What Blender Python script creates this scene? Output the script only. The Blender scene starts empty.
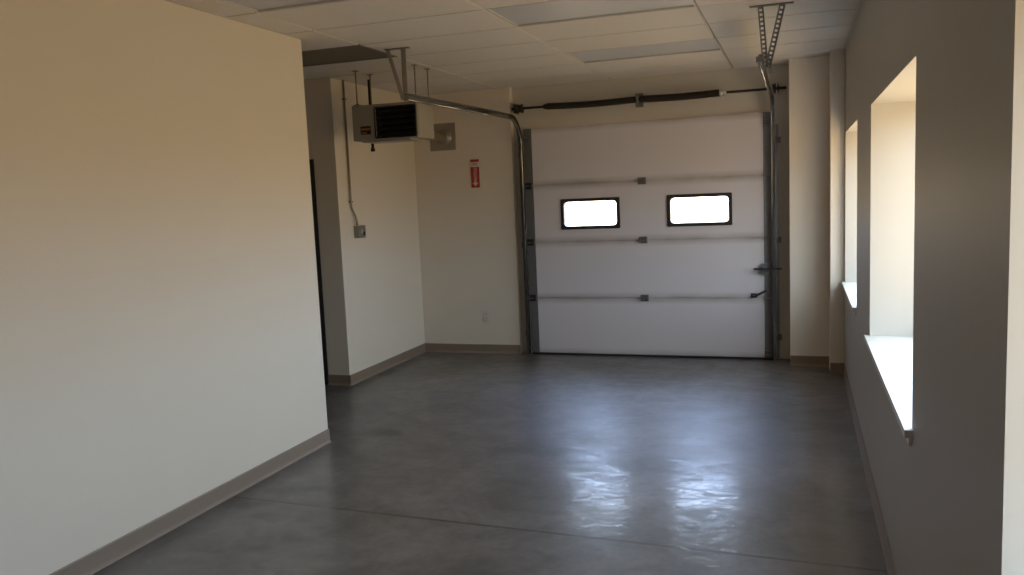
import bpy, bmesh, math, random
from mathutils import Vector, Matrix, noise

random.seed(7)
scene = bpy.context.scene
COL = scene.collection

# ------------------------------------------------------------------ camera
F_PX = 824.8
cam_data = bpy.data.cameras.new('camera')
cam_data.sensor_fit = 'HORIZONTAL'
cam_data.sensor_width = 36.0
cam_data.lens = F_PX / 1024.0 * 36.0
cam_data.clip_start = 0.02
cam = bpy.data.objects.new('camera', cam_data)
COL.objects.link(cam)
YAW, PIT, ROL = 0.338077511, 0.111777588, -0.0429579104
cy, sy, cp, sp = math.cos(YAW), math.sin(YAW), math.cos(PIT), math.sin(PIT)
fwd = Vector((-sy * cp, cy * cp, -sp))
right0 = Vector((cy, sy, 0.0))
up0 = right0.cross(fwd)
cr, sr = math.cos(ROL), math.sin(ROL)
rgt = cr * right0 + sr * up0
upv = -sr * right0 + cr * up0
mw = Matrix.Identity(4)
for i in range(3):
    mw[i][0] = rgt[i]
    mw[i][1] = upv[i]
    mw[i][2] = -fwd[i]
mw[2][3] = 1.74
cam.matrix_world = mw
scene.camera = cam

# ------------------------------------------------------------------ light
scene.view_settings.view_transform = 'Standard'
scene.view_settings.look = 'None'
scene.view_settings.gamma = 1.0
scene.view_settings.use_curve_mapping = False
scene.view_settings.exposure = 0.66
scene.cycles.max_bounces = 14
scene.cycles.diffuse_bounces = 8
scene.cycles.glossy_bounces = 4
scene.cycles.transparent_max_bounces = 12
scene.cycles.use_denoising = True
scene.cycles.sample_clamp_indirect = 6.0

SKY_STRENGTH = 5.0
world = bpy.data.worlds.new('overcast_sky')
scene.world = world
world.use_nodes = True
wn = world.node_tree
wn.nodes.clear()
w_out = wn.nodes.new('ShaderNodeOutputWorld')
w_bg = wn.nodes.new('ShaderNodeBackground')
w_tc = wn.nodes.new('ShaderNodeTexCoord')
w_sep = wn.nodes.new('ShaderNodeSeparateXYZ')
w_map = wn.nodes.new('ShaderNodeMapRange')
w_ramp = wn.nodes.new('ShaderNodeValToRGB')
w_map.inputs['From Min'].default_value = -1.0
w_map.inputs['From Max'].default_value = 1.0
e = w_ramp.color_ramp.elements
e[0].position = 0.0
e[0].color = (0.58, 0.39, 0.20, 1)
e[1].position = 1.0
e[1].color = (0.81, 0.92, 1.08, 1)
for pos, c in ((0.485, (0.64, 0.43, 0.215, 1)), (0.535, (0.82, 0.85, 0.90, 1)), (0.62, (0.86, 0.94, 1.05, 1))):
    n = e.new(pos)
    n.color = c
w_bg.inputs['Strength'].default_value = SKY_STRENGTH
wn.links.new(w_tc.outputs['Generated'], w_sep.inputs[0])
wn.links.new(w_sep.outputs['Z'], w_map.inputs['Value'])
wn.links.new(w_map.outputs['Result'], w_ramp.inputs['Fac'])
# the overcast is brighter and bluer on the garage-door side (+Y)
w_side = wn.nodes.new('ShaderNodeMapRange')
w_side.inputs['From Min'].default_value = 0.15
w_side.inputs['From Max'].default_value = 0.95
w_side.inputs['To Min'].default_value = 0.0
w_side.inputs['To Max'].default_value = 1.0
w_tint = wn.nodes.new('ShaderNodeMix')
w_tint.data_type = 'RGBA'
w_tint.inputs[6].default_value = (1, 1, 1, 1)
w_tint.inputs[7].default_value = (1.85, 2.0, 2.4, 1)
w_mul = wn.nodes.new('ShaderNodeMix')
w_mul.data_type = 'RGBA'
w_mul.blend_type = 'MULTIPLY'
w_mul.inputs[0].default_value = 1.0
wn.links.new(w_sep.outputs['Y'], w_side.inputs['Value'])
wn.links.new(w_side.outputs['Result'], w_tint.inputs[0])
wn.links.new(w_ramp.outputs['Color'], w_mul.inputs[6])
wn.links.new(w_tint.outputs[2], w_mul.inputs[7])
# and brightest of all well above the horizon on that side
w_yz = wn.nodes.new('ShaderNodeMath')
w_yz.operation = 'MULTIPLY'
w_high = wn.nodes.new('ShaderNodeMapRange')
w_high.inputs['From Min'].default_value = 0.30
w_high.inputs['From Max'].default_value = 0.48
w_tint2 = wn.nodes.new('ShaderNodeMix')
w_tint2.data_type = 'RGBA'
w_tint2.inputs[6].default_value = (1, 1, 1, 1)
w_tint2.inputs[7].default_value = (3.2, 3.5, 4.3, 1)
w_mul2 = wn.nodes.new('ShaderNodeMix')
w_mul2.data_type = 'RGBA'
w_mul2.blend_type = 'MULTIPLY'
w_mul2.inputs[0].default_value = 1.0
wn.links.new(w_sep.outputs['Y'], w_yz.inputs[0])
wn.links.new(w_sep.outputs['Z'], w_yz.inputs[1])
wn.links.new(w_yz.outputs[0], w_high.inputs['Value'])
wn.links.new(w_high.outputs['Result'], w_tint2.inputs[0])
wn.links.new(w_mul.outputs[2], w_mul2.inputs[6])
wn.links.new(w_tint2.outputs[2], w_mul2.inputs[7])
wn.links.new(w_mul2.outputs[2], w_bg.inputs['Color'])
wn.links.new(w_bg.outputs[0], w_out.inputs['Surface'])

# layout numbers (metres)
XR = 0.379            # right wall face
WT = 0.40             # right wall thickness
XL = -3.26            # near left wall face
YLE = 5.09            # where the near left wall ends
XF = -4.05            # far left wall face
YS = 6.76             # stub wall face
YB = 8.44             # back wall, left of the big door
YD = 8.52             # wall plane the big door closes
ZC = 2.875            # ceiling
YBACK = -4.2
ZS, ZH = 0.845, 2.155  # window sill and head
WINS = [(6.27, 7.83), (3.195, 5.10), (0.90, 1.80)]
DW = [(-2.385, -1.755), (-1.27, -0.63)]   # door windows in X
DWZ = (1.35, 1.672)


def portal(name, loc, rot, sx, sy_):
    ld = bpy.data.lights.new(name, 'AREA')
    ld.shape = 'RECTANGLE'
    ld.size = sx
    ld.size_y = sy_
    ld.cycles.is_portal = True
    o = bpy.data.objects.new(name, ld)
    COL.objects.link(o)
    o.location = loc
    o.rotation_euler = rot


for (a, b) in WINS:
    # sky portal just outside each window, facing into the room (-X)
    portal('window_daylight_portal', (XR + WT + 0.03, (a + b) / 2, (ZS + ZH) / 2), (0, math.radians(90), 0), ZH - ZS, b - a)
for (a, b) in DW:
    portal('door_daylight_portal', ((a + b) / 2, 8.70, sum(DWZ) / 2), (math.radians(-90), 0, 0), b - a, DWZ[1] - DWZ[0])


# ------------------------------------------------------------------ materials
def new_mat(name):
    m = bpy.data.materials.new(name)
    m.use_nodes = True
    nt = m.node_tree
    b = nt.nodes['Principled BSDF']
    return m, nt, b


def N(nt, kind, **kw):
    n = nt.nodes.new(kind)
    for k, v in kw.items():
        setattr(n, k, v)
    return n


def simple(name, col, rough=0.5, metal=0.0, var=0.08, scale=12.0, bump=0.0, bscale=60.0, spec=0.5, coat=0.0):
    """flat colour broken up by a little noise, optional bump"""
    m, nt, b = new_mat(name)
    b.inputs['Roughness'].default_value = rough
    b.inputs['Metallic'].default_value = metal
    b.inputs['Specular IOR Level'].default_value = spec
    b.inputs['Coat Weight'].default_value = coat
    tc = N(nt, 'ShaderNodeTexCoord')
    no = N(nt, 'ShaderNodeTexNoise')
    no.inputs['Scale'].default_value = scale
    no.inputs['Detail'].default_value = 5
    nt.links.new(tc.outputs['Object'], no.inputs['Vector'])
    mx = N(nt, 'ShaderNodeMix', data_type='RGBA')
    mx.inputs[6].default_value = tuple(c * (1 - var) for c in col) + (1,)
    mx.inputs[7].default_value = tuple(min(1, c * (1 + var)) for c in col) + (1,)
    nt.links.new(no.outputs['Fac'], mx.inputs[0])
    nt.links.new(mx.outputs[2], b.inputs['Base Color'])
    if bump:
        n2 = N(nt, 'ShaderNodeTexNoise')
        n2.inputs['Scale'].default_value = bscale
        n2.inputs['Detail'].default_value = 3
        nt.links.new(tc.outputs['Object'], n2.inputs['Vector'])
        bp = N(nt, 'ShaderNodeBump')
        bp.inputs['Strength'].default_value = bump
        bp.inputs['Distance'].default_value = 0.004
        nt.links.new(n2.outputs['Fac'], bp.inputs['Height'])
        nt.links.new(bp.outputs['Normal'], b.inputs['Normal'])
    return m


M = {}
M['wall'] = simple('cream_wall_paint', (0.74, 0.67, 0.575), 0.55, var=0.02, scale=2.5, bump=0.12, bscale=140, spec=0.35)
M['shadewall'] = simple('shade_toned_wall_paint', (0.41, 0.385, 0.345), 0.5, var=0.02, scale=2.5, bump=0.12, bscale=140, spec=0.4)  # wall cream darkened and greyed so the colour carries the window wall's shade
M['jamb'] = simple('cream_jamb_paint', (0.60, 0.555, 0.48), 0.5, var=0.03, scale=4, bump=0.06, bscale=90, spec=0.35)
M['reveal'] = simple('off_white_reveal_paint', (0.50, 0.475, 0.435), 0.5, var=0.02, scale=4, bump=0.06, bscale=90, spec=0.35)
M['sill'] = simple('white_sill_laminate', (0.70, 0.69, 0.66), 0.35, var=0.02, scale=3)
M['base'] = simple('taupe_vinyl_base', (0.245, 0.19, 0.145), 0.45, var=0.06, scale=6)
M['tile'] = simple('ceiling_tile_fibre', (0.76, 0.715, 0.655), 0.9, var=0.05, scale=90, bump=0.5, bscale=220, spec=0.15)
M['angle'] = simple('white_wall_angle', (0.62, 0.60, 0.56), 0.5, var=0.03)
M['grid'] = simple('ceiling_grid_steel', (0.30, 0.285, 0.26), 0.45, var=0.03, scale=8)
M['troffer'] = simple('troffer_white_steel', (0.55, 0.54, 0.52), 0.4, var=0.03)
M['grille'] = simple('grey_grille_enamel', (0.20, 0.18, 0.155), 0.5, var=0.05)
M['galv'] = simple('galvanised_steel', (0.30, 0.295, 0.285), 0.33, metal=0.9, var=0.15, scale=25)
M['rail'] = simple('bright_galvanised_rail', (0.36, 0.355, 0.34), 0.2, metal=0.95, var=0.12, scale=25)
M['stile'] = simple('grey_end_stile_steel', (0.20, 0.20, 0.20), 0.5, metal=0.5, var=0.12, scale=20)
M['hinge'] = simple('dark_hinge_steel', (0.05, 0.048, 0.046), 0.5, metal=0.6, var=0.2, scale=40)
M['hinge2'] = simple('grey_hinge_steel', (0.20, 0.20, 0.20), 0.5, metal=0.6, var=0.2, scale=40)
M['spring'] = simple('oiled_spring_steel', (0.028, 0.022, 0.020), 0.45, metal=0.4, var=0.25, scale=30)
M['cone'] = simple('cast_aluminium', (0.55, 0.54, 0.52), 0.45, metal=0.7, var=0.1, scale=30)
M['rubber'] = simple('black_rubber', (0.015, 0.015, 0.016), 0.7, var=0.2, scale=20)
M['frameblk'] = simple('black_window_gasket', (0.020, 0.020, 0.026), 0.5, var=0.15, scale=30)
M['heater'] = simple('grey_heater_enamel', (0.36, 0.33, 0.28), 0.45, var=0.05, scale=10)
M['heaterdark'] = simple('heater_inside_black', (0.012, 0.012, 0.014), 0.55, var=0.2, scale=30)
M['louver'] = simple('dark_louver_enamel', (0.035, 0.034, 0.036), 0.35, var=0.15, scale=30)
M['blackpipe'] = simple('black_iron_pipe', (0.022, 0.018, 0.014), 0.5, metal=0.3, var=0.2, scale=30)
M['rod'] = simple('zinc_rod', (0.30, 0.27, 0.22), 0.45, metal=0.7, var=0.1, scale=40)
M['flue'] = simple('flue_sheet_metal', (0.34, 0.31, 0.27), 0.5, metal=0.45, var=0.1, scale=14)
M['red'] = simple('sign_red', (0.42, 0.035, 0.03), 0.4, var=0.05, scale=20)
M['signwhite'] = simple('sign_white', (0.72, 0.66, 0.62), 0.4, var=0.03, scale=20)
M['plastic'] = simple('ivory_plastic', (0.66, 0.62, 0.56), 0.35, var=0.02, scale=20)
M['slot'] = simple('dark_slot', (0.03, 0.028, 0.025), 0.6, var=0.1)
M['darkdoor'] = simple('dark_door_paint', (0.022, 0.021, 0.021), 0.45, var=0.12, scale=6)
M['labeldark'] = simple('heater_label_black', (0.02, 0.015, 0.012), 0.4, var=0.1)
M['labeltan'] = simple('heater_label_print', (0.42, 0.20, 0.10), 0.4, var=0.1)
M['winframe'] = simple('bronze_window_frame', (0.08, 0.07, 0.06), 0.4, metal=0.3, var=0.1)

# lens of the unlit lights: prismatic acrylic
m, nt, b = new_mat('prismatic_acrylic_lens')
b.inputs['Base Color'].default_value = (0.56, 0.57, 0.60, 1)
b.inputs['Roughness'].default_value = 0.42
tc = N(nt, 'ShaderNodeTexCoord')
vo = N(nt, 'ShaderNodeTexVoronoi')
vo.inputs['Scale'].default_value = 90
nt.links.new(tc.outputs['Object'], vo.inputs['Vector'])
bp = N(nt, 'ShaderNodeBump')
bp.inputs['Strength'].default_value = 0.25
bp.inputs['Distance'].default_value = 0.003
nt.links.new(vo.outputs['Distance'], bp.inputs['Height'])
nt.links.new(bp.outputs['Normal'], b.inputs['Normal'])
M['lens'] = m

# clear glass: lets daylight straight through, reflects a little
m = bpy.data.materials.new('clear_window_glass')
m.use_nodes = True
nt = m.node_tree
nt.nodes.clear()
o_ = N(nt, 'ShaderNodeOutputMaterial')
tr = N(nt, 'ShaderNodeBsdfTransparent')
tr.inputs[0].default_value = (0.94, 0.97, 0.96, 1)
gl = N(nt, 'ShaderNodeBsdfGlossy')
gl.inputs['Roughness'].default_value = 0.02
fr = N(nt, 'ShaderNodeFresnel')
fr.inputs['IOR'].default_value = 1.45
mx = N(nt, 'ShaderNodeMixShader')
geo = N(nt, 'ShaderNodeNewGeometry')
front = N(nt, 'ShaderNodeMath', operation='SUBTRACT')
front.inputs[0].default_value = 1.0
nt.links.new(geo.outputs['Backfacing'], front.inputs[1])
fm = N(nt, 'ShaderNodeMath', operation='MULTIPLY')
nt.links.new(fr.outputs[0], fm.inputs[0])
nt.links.new(front.outputs[0], fm.inputs[1])
nt.links.new(fm.outputs[0], mx.inputs[0])
nt.links.new(tr.outputs[0], mx.inputs[1])
nt.links.new(gl.outputs[0], mx.inputs[2])
nt.links.new(mx.outputs[0], o_.inputs['Surface'])
M['glass'] = m

# door sections: off-white embossed steel with grime along the section joints
m, nt, b = new_mat('off_white_door_steel')
b.inputs['Roughness'].default_value = 0.5
b.inputs['Specular IOR Level'].default_value = 0.35
tc = N(nt, 'ShaderNodeTexCoord')
sep = N(nt, 'ShaderNodeSeparateXYZ')
nt.links.new(tc.outputs['Object'], sep.inputs[0])
# distance to the nearest joint (joints every 0.603 m from z = 0.017)
sub = N(nt, 'ShaderNodeMath', operation='SUBTRACT')
sub.inputs[1].default_value = 0.017
nt.links.new(sep.outputs['Z'], sub.inputs[0])
dv = N(nt, 'ShaderNodeMath', operation='DIVIDE')
dv.inputs[1].default_value = 0.603
nt.links.new(sub.outputs[0], dv.inputs[0])
pp = N(nt, 'ShaderNodeMath', operation='PINGPONG')
pp.inputs[1].default_value = 0.5
nt.links.new(dv.outputs[0], pp.inputs[0])
mr = N(nt, 'ShaderNodeMapRange')
mr.inputs['From Min'].default_value = 0.0
mr.inputs['From Max'].default_value = 0.11
mr.inputs['To Min'].default_value = 1.0
mr.inputs['To Max'].default_value = 0.0
nt.links.new(pp.outputs[0], mr.inputs['Value'])
no = N(nt, 'ShaderNodeTexNoise')
no.inputs['Scale'].default_value = 3.0
no.inputs['Detail'].default_value = 7
mp = N(nt, 'ShaderNodeMapping')
mp.inputs['Scale'].default_value = (1.0, 1.0, 2.5)
nt.links.new(tc.outputs['Object'], mp.inputs['Vector'])
nt.links.new(mp.outputs[0], no.inputs['Vector'])
mu = N(nt, 'ShaderNodeMath', operation='MULTIPLY')
nt.links.new(mr.outputs[0], mu.inputs[0])
nt.links.new(no.outputs['Fac'], mu.inputs[1])
mxd = N(nt, 'ShaderNodeMix', data_type='RGBA')
mxd.inputs[6].default_value = (0.70, 0.668, 0.705, 1)
mxd.inputs[7].default_value = (0.24, 0.195, 0.165, 1)
nt.links.new(mu.outputs[0], mxd.inputs[0])
nt.links.new(mxd.outputs[2], b.inputs['Base Color'])
n2 = N(nt, 'ShaderNodeTexNoise')
n2.inputs['Scale'].default_value = 160
nt.links.new(tc.outputs['Object'], n2.inputs['Vector'])
bp = N(nt, 'ShaderNodeBump')
bp.inputs['Strength'].default_value = 0.15
bp.inputs['Distance'].default_value = 0.002
nt.links.new(n2.outputs['Fac'], bp.inputs['Height'])
nt.links.new(bp.outputs['Normal'], b.inputs['Normal'])
M['doorsteel'] = m

# sealed concrete floor
m, nt, b = new_mat('sealed_grey_concrete')
tc = N(nt, 'ShaderNodeTexCoord')


def fnoise(scale, detail=6, rough=0.55, stretch=(1, 1, 1), dist=0.0, off=(0, 0, 0)):
    mp = N(nt, 'ShaderNodeMapping')
    mp.inputs['Scale'].default_value = stretch
    mp.inputs['Location'].default_value = off
    nt.links.new(tc.outputs['Object'], mp.inputs['Vector'])
    n = N(nt, 'ShaderNodeTexNoise')
    n.inputs['Scale'].default_value = scale
    n.inputs['Detail'].default_value = detail
    n.inputs['Roughness'].default_value = rough
    n.inputs['Distortion'].default_value = dist
    nt.links.new(mp.outputs[0], n.inputs['Vector'])
    return n.outputs['Fac']


def ramp(sock, stops):
    r = N(nt, 'ShaderNodeValToRGB')
    el = r.color_ramp.elements
    el[0].position, el[0].color = stops[0][0], stops[0][1]
    el[1].position, el[1].color = stops[-1][0], stops[-1][1]
    for p_, c_ in stops[1:-1]:
        k = el.new(p_)
        k.color = c_
    nt.links.new(sock, r.inputs['Fac'])
    return r.outputs['Color']


def math_(op, a_, b_=None, c_=None):
    n = N(nt, 'ShaderNodeMath', operation=op)
    for i, v in enumerate((a_, b_, c_)):
        if v is None:
            continue
        if isinstance(v, (int, float)):
            n.inputs[i].default_value = v
        else:
            nt.links.new(v, n.inputs[i])
    return n.outputs[0]


def g(v):
    return (v, v, v, 1)


big = fnoise(0.9, 5, 0.6, dist=0.6)
mid = fnoise(4.0, 8, 0.62, dist=0.8, off=(3, 1, 0))
fine = fnoise(22.0, 6, 0.6)
c1 = ramp(big, [(0.30, (0.076, 0.072, 0.072, 1)), (0.5, (0.124, 0.118, 0.120, 1)), (0.72, (0.185, 0.178, 0.184, 1))])
c2 = ramp(mid, [(0.25, g(0.55)), (0.5, g(0.95)), (0.75, g(1.25))])
c3 = ramp(fine, [(0.3, g(0.86)), (0.7, g(1.12))])
ml = N(nt, 'ShaderNodeMix', data_type='RGBA', blend_type='MULTIPLY')
ml.inputs[0].default_value = 1.0
nt.links.new(c1, ml.inputs[6])
nt.links.new(c2, ml.inputs[7])
ml2 = N(nt, 'ShaderNodeMix', data_type='RGBA', blend_type='MULTIPLY')
ml2.inputs[0].default_value = 1.0
nt.links.new(ml.outputs[2], ml2.inputs[6])
nt.links.new(c3, ml2.inputs[7])
sep = N(nt, 'ShaderNodeSeparateXYZ')
nt.links.new(tc.outputs['Object'], sep.inputs[0])
# saw-cut control joint across the room
jl = math_('ABSOLUTE', math_('ADD', math_('SUBTRACT', sep.outputs['Y'], 3.86), math_('MULTIPLY', sep.outputs['X'], 0.035)))
joint = math_('LESS_THAN', jl, 0.011)


# dark tyre and oil stains: soft ellipses broken by noise
def stain(x, y, rx, ry):
    dx = math_('DIVIDE', math_('SUBTRACT', sep.outputs['X'], x), rx)
    dy = math_('DIVIDE', math_('SUBTRACT', sep.outputs['Y'], y), ry)
    d = math_('ADD', math_('MULTIPLY', dx, dx), math_('MULTIPLY', dy, dy))
    d = math_('ADD', d, math_('MULTIPLY', math_('SUBTRACT', mid, 0.5), 3.2))
    return math_('SUBTRACT', 1.0, math_('SMOOTH_MIN', math_('MAXIMUM', d, 0.0), 1.0, 0.3))


st = stain(-2.98, 5.38, 0.22, 0.16)
for q in ((-3.72, 7.72, 0.13, 0.16), (-3.5, 7.86, 0.14, 0.10), (-3.93, 7.4, 0.07, 0.3), (-1.6, 5.2, 0.5, 0.12)):
    st = math_('MAXIMUM', st, math_('MULTIPLY', stain(*q), 0.8))
st = math_('MINIMUM', math_('MAXIMUM', st, 0.0), 1.0)
dark = math_('MAXIMUM', math_('MULTIPLY', joint, 0.9), math_('MULTIPLY', st, 0.9))
md = N(nt, 'ShaderNodeMix', data_type='RGBA')
nt.links.new(dark, md.inputs[0])
nt.links.new(ml2.outputs[2], md.inputs[6])
md.inputs[7].default_value = (0.035, 0.032, 0.030, 1)
nt.links.new(md.outputs[2], b.inputs['Base Color'])
rr = ramp(fnoise(2.2, 6, 0.6, dist=0.5, off=(7, 2, 0)), [(0.3, g(0.36)), (0.7, g(0.50))])
nt.links.new(rr, b.inputs['Roughness'])
b.inputs['Specular IOR Level'].default_value = 1.0
cw = ramp(fnoise(7.0, 7, 0.65, stretch=(0.7, 1.2, 1), dist=0.9, off=(1, 5, 0)), [(0.38, g(0.08)), (0.60, g(0.50))])
nt.links.new(cw, b.inputs['Coat Weight'])
b.inputs['Coat IOR'].default_value = 1.5
cr_ = ramp(fnoise(3.0, 8, 0.65, dist=0.6), [(0.35, g(0.05)), (0.65, g(0.15))])
nt.links.new(cr_, b.inputs['Coat Roughness'])
wav = fnoise(22.0, 5, 0.6, stretch=(0.8, 1.0, 1), dist=1.2)
bp = N(nt, 'ShaderNodeBump')
bp.inputs['Strength'].default_value = 0.5
bp.inputs['Distance'].default_value = 0.0028
nt.links.new(wav, bp.inputs['Height'])
nt.links.new(bp.outputs['Normal'], b.inputs['Coat Normal'])
bp2 = N(nt, 'ShaderNodeBump')
bp2.inputs['Strength'].default_value = 0.15
bp2.inputs['Distance'].default_value = 0.003
nt.links.new(fine, bp2.inputs['Height'])
nt.links.new(bp2.outputs['Normal'], b.inputs['Normal'])
M['floor'] = m


# ------------------------------------------------------------------ builders
class MB:
    """collects shapes into one mesh"""

    def __init__(self):
        self.bm = bmesh.new()

    def box(self, x0, x1, y0, y1, z0, z1, mi=0, bevel=0.0, rot=None):
        bm = self.bm
        ps = [(x0, y0, z0), (x1, y0, z0), (x1, y1, z0), (x0, y1, z0), (x0, y0, z1), (x1, y0, z1), (x1, y1, z1), (x0, y1, z1)]
        vs = [bm.verts.new(q) for q in ps]
        fs = []
        for idx in ((3, 2, 1, 0), (4, 5, 6, 7), (0, 1, 5, 4), (1, 2, 6, 5), (2, 3, 7, 6), (3, 0, 4, 7)):
            f = bm.faces.new([vs[i] for i in idx])
            f.material_index = mi
            fs.append(f)
        if rot is not None:
            c = Vector(((x0 + x1) / 2, (y0 + y1) / 2, (z0 + z1) / 2))
            bmesh.ops.rotate(bm, verts=vs, cent=c, matrix=rot)
        if bevel > 0:
            es = list({ed for f in fs for ed in f.edges})
            r = bmesh.ops.bevel(bm, geom=es, offset=bevel, segments=2, profile=0.5, affect='EDGES')
            for f in r['faces']:
                f.material_index = mi
        return self

    def tube(self, pts, r, seg=12, mi=0, cap=True):
        """round tube along a polyline"""
        bm = self.bm
        pts = [Vector(q) for q in pts]
        rings = []
        ref = None
        for i, q in enumerate(pts):
            if i == 0:
                d = pts[1] - pts[0]
            elif i == len(pts) - 1:
                d = pts[-1] - pts[-2]
            else:
                d = (pts[i + 1] - q).normalized() + (q - pts[i - 1]).normalized()
            d.normalize()
            if ref is None:
                ref = d.orthogonal().normalized()
            ref = (ref - d * ref.dot(d)).normalized()
            b2 = d.cross(ref)
            rings.append([bm.verts.new(q + ref * (r * math.cos(2 * math.pi * k / seg)) + b2 * (r * math.sin(2 * math.pi * k / seg))) for k in range(seg)])
        for a_, b_ in zip(rings, rings[1:]):
            for k in range(seg):
                f = bm.faces.new((a_[k], a_[(k + 1) % seg], b_[(k + 1) % seg], b_[k]))
                f.material_index = mi
                f.smooth = True
        if cap:
            f = bm.faces.new(rings[0][::-1])
            f.material_index = mi
            f = bm.faces.new(rings[-1])
            f.material_index = mi
        return self

    def lathe(self, prof, origin, axis, seg=24, mi=0):
        """prof: (radius, height along the axis)"""
        bm = self.bm
        ax = Vector(axis).normalized()
        u = ax.orthogonal().normalized()
        v = ax.cross(u)
        o = Vector(origin)
        rings = []
        for r, h in prof:
            rings.append([bm.verts.new(o + ax * h + (u * math.cos(2 * math.pi * k / seg) + v * math.sin(2 * math.pi * k / seg)) * max(r, 1e-4)) for k in range(seg)])
        for a_, b_ in zip(rings, rings[1:]):
            for k in range(seg):
                f = bm.faces.new((a_[k], a_[(k + 1) % seg], b_[(k + 1) % seg], b_[k]))
                f.material_index = mi
                f.smooth = True
        bm.faces.new(rings[0][::-1]).material_index = mi
        bm.faces.new(rings[-1]).material_index = mi
        return self

    def prism(self, poly, fn, t0, t1, mi=0):
        """poly: 2D outline; fn(a, b, t) -> 3D point; extruded from t0 to t1"""
        bm = self.bm
        A = [bm.verts.new(fn(a_, b_, t0)) for a_, b_ in poly]
        B = [bm.verts.new(fn(a_, b_, t1)) for a_, b_ in poly]
        n_ = len(poly)
        for k in range(n_):
            bm.faces.new((A[k], A[(k + 1) % n_], B[(k + 1) % n_], B[k])).material_index = mi
        bm.faces.new(A[::-1]).material_index = mi
        bm.faces.new(B).material_index = mi
        return self

    def build(self, name, mats, parent=None):
        bmesh.ops.recalc_face_normals(self.bm, faces=self.bm.faces)
        me = bpy.data.meshes.new(name)
        self.bm.to_mesh(me)
        self.bm.free()
        if not isinstance(mats, (list, tuple)):
            mats = [mats]
        for q in mats:
            me.materials.append(q)
        o = bpy.data.objects.new(name, me)
        COL.objects.link(o)
        if parent is not None:
            o.parent = parent
            o.matrix_parent_inverse = parent.matrix_world.inverted()
        return o


def tag(o, label, cat, group=None, kind=None):
    o['label'] = label
    o['category'] = cat
    if group:
        o['group'] = group
    if kind:
        o['kind'] = kind
    return o


def thing(name, loc, label, cat, group=None, kind=None):
    o = bpy.data.objects.new(name, None)
    o.empty_display_size = 0.1
    COL.objects.link(o)
    o.location = loc
    o.matrix_world = Matrix.Translation(loc)
    return tag(o, label, cat, group, kind)


def copy_tree(o, offset, parent=None):
    c = o.copy()
    COL.objects.link(c)
    if parent is None:
        c.location = o.location + Vector(offset)
    else:
        c.parent = parent
    for ch in list(o.children):
        copy_tree(ch, offset, c)
    return c


# ------------------------------------------------------------------ setting
S = 'structure'
tag(MB().box(-6.2, XR + WT, YBACK - 0.2, YD + 0.28, -0.12, 0.0).build('floor', M['floor']),
    'sealed grey concrete floor with mottled shine', 'floor', kind=S)

# near left wall
tag(MB().box(XL - 0.13, XL, YBACK, YLE, 0, ZC + 0.03, bevel=0.004).build('wall_left', M['wall']),
    'broad cream painted wall filling the left of the photo', 'wall', kind=S)
# corridor behind the near wall, closed at its far end
tag(MB().box(-6.2, -6.05, YBACK, YS, 0, ZC + 0.03).build('wall_corridor', M['wall']),
    'cream wall closing the hidden side corridor', 'wall', kind=S)
# stub wall with the dark door, its return forms the far left wall
DX0, DX1, DZ = -5.22, -4.287, 2.15
w = MB()
w.box(DX1, XF, YS, YD + 0.25, 0, ZC + 0.03, bevel=0.004)
w.box(-6.2, DX0, YS, YS + 0.15, 0, ZC + 0.03)
w.box(DX0, DX1, YS, YS + 0.15, DZ, ZC + 0.03)
tag(w.build('wall_left_far', M['wall']), 'cream wall stepping back on the left, under the unit heater', 'wall', kind=S)
# back wall left of the big door
tag(MB().box(XF, -2.90, YB, YD + 0.25, 0, ZC + 0.03, bevel=0.004).build('wall_back_left', M['wall']),
    'cream back wall between the left corner and the garage door', 'wall', kind=S)
# wall around the big door opening
OX0, OX1, OZ = -2.66, -0.37, 2.38
w = MB()
w.box(-2.90, OX0, YD, YD + 0.25, 0, ZC + 0.03)
w.box(OX1, -0.09, YD, YD + 0.25, 0, ZC + 0.03)
w.box(OX0, OX1, YD, YD + 0.25, OZ, ZC + 0.03)
tag(w.build('wall_back', M['jamb']), 'cream wall framing the garage door opening', 'wall', kind=S)
tag(MB().box(-0.09, 0.258, 8.2, YD + 0.25, 0, ZC + 0.03, bevel=0.004).build('wall_back_right', M['wall']),
    'cream wall projection just right of the garage door', 'wall', kind=S)
tag(MB().box(0.258, XR, 7.9, YD + 0.25, 0, ZC + 0.03, bevel=0.004).build('wall_corner', M['wall']),
    'narrow cream boxed corner beside the window wall', 'wall', kind=S)
tag(MB().box(-6.2, XR + WT, YBACK - 0.2, YBACK, 0, ZC + 0.03).build('wall_rear', M['wall']),
    'cream wall behind the camera', 'wall', kind=S)
# window wall
w = MB()
X0, X1 = XR, XR + WT
ys = [YBACK]
for a, b_ in sorted(WINS):
    ys += [a, b_]
ys.append(YD + 0.25)
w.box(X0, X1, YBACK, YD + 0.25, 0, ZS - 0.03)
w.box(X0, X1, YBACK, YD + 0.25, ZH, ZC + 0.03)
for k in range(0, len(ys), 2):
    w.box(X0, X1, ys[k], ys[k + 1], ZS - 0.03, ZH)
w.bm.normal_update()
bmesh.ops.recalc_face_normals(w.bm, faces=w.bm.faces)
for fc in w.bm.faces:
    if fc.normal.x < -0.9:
        fc.material_index = 1      # room side of the window wall: darker, greyer colour with its shade painted in
tag(w.build('wall_right', [M['reveal'], M['shadewall']]), 'long cream window wall on the right, its shade painted in grey', 'wall', kind=S)

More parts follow.
